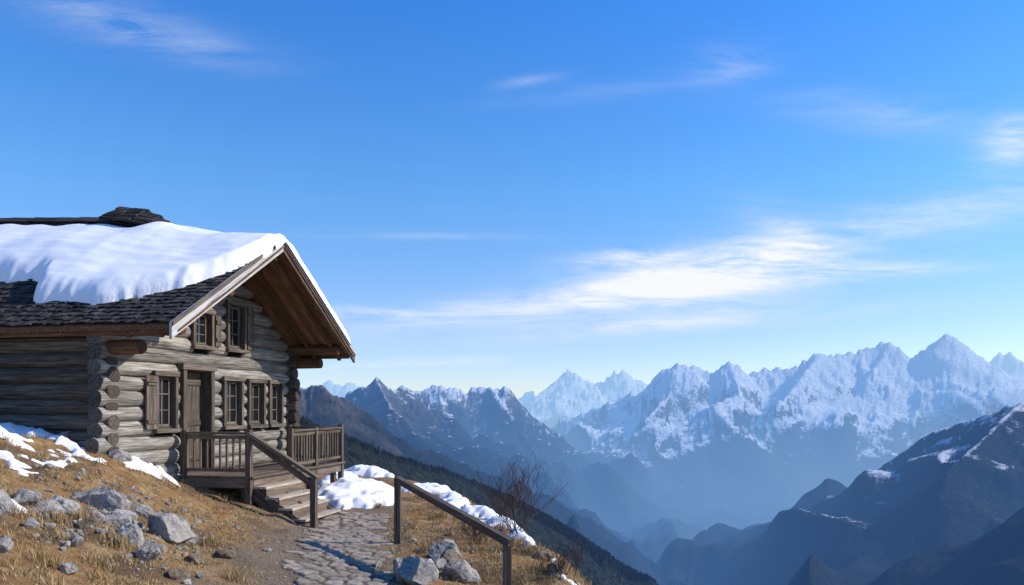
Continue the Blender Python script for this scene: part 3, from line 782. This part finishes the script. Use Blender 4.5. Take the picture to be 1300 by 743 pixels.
def far_z(x,y):
    r_=np.hypot(x,y); a=np.arctan2(x,y)
    fi=(np.log(r_)-math.log(120))/(math.log(25000)-math.log(120))*(NR-1); fj=(a+AZM)/(2*AZM)*(NA-1)
    i=np.clip(fi.astype(int),0,NR-2); j=np.clip(fj.astype(int),0,NA-2); u=fi-i; v=np.clip(fj-j,0,1)
    return (MZ[i,j]*(1-v)+MZ[i,j+1]*v)*(1-u)+(MZ[i+1,j]*(1-v)+MZ[i+1,j+1]*v)*u
def painted_haze(b,shader,L):  # aerial haze painted as blue emission, stronger with distance from the origin
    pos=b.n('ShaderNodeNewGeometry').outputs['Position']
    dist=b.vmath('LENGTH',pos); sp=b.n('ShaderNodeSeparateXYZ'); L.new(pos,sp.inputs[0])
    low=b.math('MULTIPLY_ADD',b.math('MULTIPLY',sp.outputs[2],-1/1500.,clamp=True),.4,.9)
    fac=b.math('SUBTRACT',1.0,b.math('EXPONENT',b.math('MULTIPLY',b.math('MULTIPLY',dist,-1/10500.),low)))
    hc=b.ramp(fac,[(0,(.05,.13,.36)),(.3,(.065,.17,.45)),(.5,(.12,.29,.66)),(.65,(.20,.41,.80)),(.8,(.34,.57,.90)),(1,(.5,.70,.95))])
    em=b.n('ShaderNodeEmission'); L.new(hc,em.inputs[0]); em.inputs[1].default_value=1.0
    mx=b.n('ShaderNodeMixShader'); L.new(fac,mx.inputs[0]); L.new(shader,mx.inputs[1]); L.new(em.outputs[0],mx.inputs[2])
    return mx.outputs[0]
def mat_mtn():
    m,nt,N,L=new_mat('mountain_rock'); b=NB(nt)
    geo=b.n('ShaderNodeNewGeometry'); p=geo.outputs['Position']
    sp=b.n('ShaderNodeSeparateXYZ'); L.new(p,sp.inputs[0]); sn=b.n('ShaderNodeSeparateXYZ'); L.new(geo.outputs['Normal'],sn.inputs[0])
    n1=b.noise(p,.0035,7,.65); n2=b.noise(p,.018,6,.7)
    rock=b.ramp(n2,[(.3,(.055,.05,.046)),(.5,(.14,.125,.11)),(.7,(.25,.225,.20))])
    n5=b.noise(p,.07,4,.8)
    forest=b.ramp(n5,[(.38,(.008,.012,.010)),(.62,(.035,.042,.03))])
    meadow=b.ramp(n2,[(.3,(.05,.045,.03)),(.7,(.11,.095,.06))])
    alt=b.math('MULTIPLY_ADD',b.math('SUBTRACT',n1,.5),900,sp.outputs[2])
    c=b.mix(b.ramp(b.math('MULTIPLY_ADD',alt,1/1000.,.55),[(.30,0),(.6,1)]),forest,meadow)
    c=b.mix(b.ramp(b.math('MULTIPLY_ADD',alt,1/1000.,.5),[(.35,0),(.62,1)]),c,rock)
    ff_=b.math('ADD',b.attr('forest').outputs['Fac'],b.math('MULTIPLY',b.math('SUBTRACT',n1,.5),.6))
    c=b.mix(b.ramp(ff_,[(.35,0),(.65,1)]),c,forest)
    so=b.attr('snowoff').outputs['Fac']
    a2=b.math('ADD',b.math('ADD',sp.outputs[2],so),b.math('MULTIPLY',b.math('SUBTRACT',n1,.5),900))
    a2=b.math('ADD',a2,b.math('MULTIPLY',b.math('SUBTRACT',n2,.5),1600))
    a2=b.math('ADD',a2,b.math('MULTIPLY',b.math('SUBTRACT',sn.outputs[2],.76),2600))
    sf=b.ramp(b.math('MULTIPLY_ADD',a2,1/1400.,.3),[(.36,0),(.60,1)])
    c=b.mix(sf,c,(.90,.90,.91))
    h=b.math('ADD',b.math('MULTIPLY',n2,1.0),b.math('MULTIPLY',n1,2.0))
    nm=b.bump(h,.8,60)
    L_=b.bsdf(c,.95,nm,.05)
    b.out(painted_haze(b,L_,L)); return m
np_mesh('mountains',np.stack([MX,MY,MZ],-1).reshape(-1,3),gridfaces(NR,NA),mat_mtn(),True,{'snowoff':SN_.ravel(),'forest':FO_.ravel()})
def mat_con():
    m,nt,N,L=new_mat('conifer'); b=NB(nt)
    p=b.n('ShaderNodeNewGeometry').outputs['Position']
    c=b.ramp(b.noise(p,.12,3,.7),[(.3,(.012,.016,.014)),(.7,(.036,.04,.028))])
    b.out(painted_haze(b,b.bsdf(c,.95,None,.05),L)); return m
def forest(name,ridx,cnt,s0,s1,off,hmin,hmax):
    P_=np.array([W3(*p) for p in ridges[ridx]['p']]); seg=np.hypot(*(np.diff(P_[:,:2],axis=0).T)); cum=np.r_[0,np.cumsum(seg)]
    s_=rng.uniform(s0,s1,cnt)*cum[-1]; x=np.interp(s_,cum,P_[:,0]); y=np.interp(s_,cum,P_[:,1])
    lat=rng.random(cnt)**1.2*off-25
    x=x-lat*.5; y=y-lat*.86
    z=far_z(x,y); hh=rng.uniform(hmin,hmax,cnt)*(.6+.4*rng.random(cnt)); wd=hh*rng.uniform(.15,.22,cnt)
    V=[];Fc=[]; k=5; per=2*(k+1)
    ang=np.arange(k)*2*math.pi/k
    a0=rng.uniform(0,6,cnt)
    for (zb,zt,sc) in ((.05,.68,1.0),(.40,1.0,.66)):
        ring=np.stack([x[:,None]+np.cos(ang+a0[:,None])*wd[:,None]*sc*rng.uniform(.7,1.2,(cnt,k)),y[:,None]+np.sin(ang+a0[:,None])*wd[:,None]*sc,np.repeat((z+hh*zb-1)[:,None],k,1)],-1)
        tip=np.stack([x,y,z+hh*zt-1],-1)[:,None,:]
        V.append(np.concatenate([ring,tip],1))
    V=np.concatenate(V,1).reshape(-1,3); base=np.arange(cnt)*per
    for t in (0,1):
        for i in range(k):
            Fc.append(np.stack([base+t*(k+1)+i,base+t*(k+1)+(i+1)%k,base+t*(k+1)+k],1))
    np_mesh(name,V,np.concatenate(Fc),M_con,False)
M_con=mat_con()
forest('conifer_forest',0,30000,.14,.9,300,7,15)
# ------------------------------------------------------------ light and sky
EL=math.radians(34); AZS=math.radians(84)
to=Vector((math.sin(AZS)*math.cos(EL),math.cos(AZS)*math.cos(EL),math.sin(EL)))
sl_=bpy.data.lights.new('sun','SUN'); sl_.energy=5.0; sl_.angle=math.radians(.5); sl_.color=(1,.92,.82)
so_=bpy.data.objects.new('sun',sl_); S.collection.objects.link(so_); so_.rotation_euler=to.to_track_quat('Z','Y').to_euler()
w_=bpy.data.worlds.new('World'); S.world=w_; w_.use_nodes=True; nt=w_.node_tree; nt.nodes.clear(); b=NB(nt)
sky=b.n('ShaderNodeTexSky',sky_type='NISHITA'); sky.sun_disc=False; sky.sun_elevation=EL; sky.sun_rotation=AZS; sky.altitude=1800; sky.air_density=1.0; sky.dust_density=.6; sky.ozone_density=1.6
co=b.n('ShaderNodeTexCoord').outputs['Generated']; sp=b.n('ShaderNodeSeparateXYZ'); nt.links.new(co,sp.inputs[0])
X_,Y_,Z_=sp.outputs
yy=b.math('MAXIMUM',Y_,.05); A_=b.math('DIVIDE',X_,yy); B_=b.math('DIVIDE',Z_,yy)
cb=b.n('ShaderNodeCombineXYZ'); nt.links.new(A_,cb.inputs[0]); nt.links.new(B_,cb.inputs[1])
AB=cb.outputs[0]
def gauss(px,py,rx,ry,rot,amp):
    a0=(px-CX)/F; b0=(HZ-py)/F; c,s_=math.cos(rot),math.sin(rot); rx/=F; ry/=F
    da=b.math('SUBTRACT',A_,a0); db=b.math('SUBTRACT',B_,b0)
    u=b.math('ADD',b.math('MULTIPLY',da,c/rx),b.math('MULTIPLY',db,s_/rx)); v=b.math('ADD',b.math('MULTIPLY',da,-s_/ry),b.math('MULTIPLY',db,c/ry))
    e_=b.math('EXPONENT',b.math('MULTIPLY',b.math('ADD',b.math('MULTIPLY',u,u),b.math('MULTIPLY',v,v)),-1.0))
    return b.math('MULTIPLY',e_,amp)
gs=[(880,356,170,30,.12,1.0),(965,325,85,20,.1,.8),(700,387,260,20,.1,.6),(1120,342,95,8,.03,.85),(470,398,80,7,-.05,.5),(790,328,70,10,.05,.7),(1180,275,240,26,.18,.42),(1290,180,45,28,.3,.75),
    (170,35,140,24,-.25,.30),(925,85,55,26,.2,.2),(670,103,40,7,.15,.2),(1130,145,120,25,-.1,.2),(540,460,120,6,.05,.35),(520,300,150,5,0,.16),(760,118,120,12,.1,.1),(850,412,220,13,.08,.55),(1000,300,60,30,-.5,.35)]
tot=None
for g in gs:
    v=gauss(*g); tot=v if tot is None else b.math('ADD',tot,v)
mp=b.n('ShaderNodeMapping'); nt.links.new(AB,mp.inputs[0]); mp.inputs['Rotation'].default_value=(0,0,-.16); mp.inputs['Scale'].default_value=(2.2,11,1)
c1=b.noise(mp.outputs[0],2.0,9,.66,1.1)
mp2=b.n('ShaderNodeMapping'); nt.links.new(AB,mp2.inputs[0]); mp2.inputs['Rotation'].default_value=(0,0,-.45); mp2.inputs['Scale'].default_value=(5,34,1)
c2=b.noise(mp2.outputs[0],2.0,7,.68,.6)
nz=b.math('ADD',b.math('MULTIPLY',c1,.62),b.math('MULTIPLY',c2,.38))
dn=b.math('MULTIPLY',tot,b.ramp(nz,[(.37,0),(.66,1)]))
dn=b.math('ADD',dn,b.math('MULTIPLY',b.math('MULTIPLY',tot,tot),.08))
dn=b.math('MULTIPLY',dn,1.35,clamp=True)
bgt=b.n('ShaderNodeBackground'); bgt.inputs[1].default_value=.13
tr=b.ramp(Z_,[(.02,(.46,.49,.60)),(.10,(.44,.49,.62)),(.26,(.33,.59,.78)),(.46,(.19,.55,.96))])
tint=b.vmath('MULTIPLY',b.vmath('MULTIPLY',sky.outputs[0],tr),(2.1,2.1,2.1))
nt.links.new(b.mix(dn,tint,(7.2,7.4,7.6)),bgt.inputs[0])
wo=b.n('ShaderNodeOutputWorld'); nt.links.new(bgt.outputs[0],wo.inputs[0])
# ------------------------------------------------------------ camera
cd=bpy.data.cameras.new('camera'); cam=bpy.data.objects.new('camera',cd); S.collection.objects.link(cam)
cam.location=(0,0,0); cam.rotation_euler=(math.radians(90),0,0); cd.sensor_width=36; cd.lens=36*F/1300; cd.shift_y=(HZ-371.5)/1300
cd.clip_start=.1; cd.clip_end=60000; S.camera=cam
S.view_settings.view_transform='Standard'; S.view_settings.look='None'; S.view_settings.exposure=0
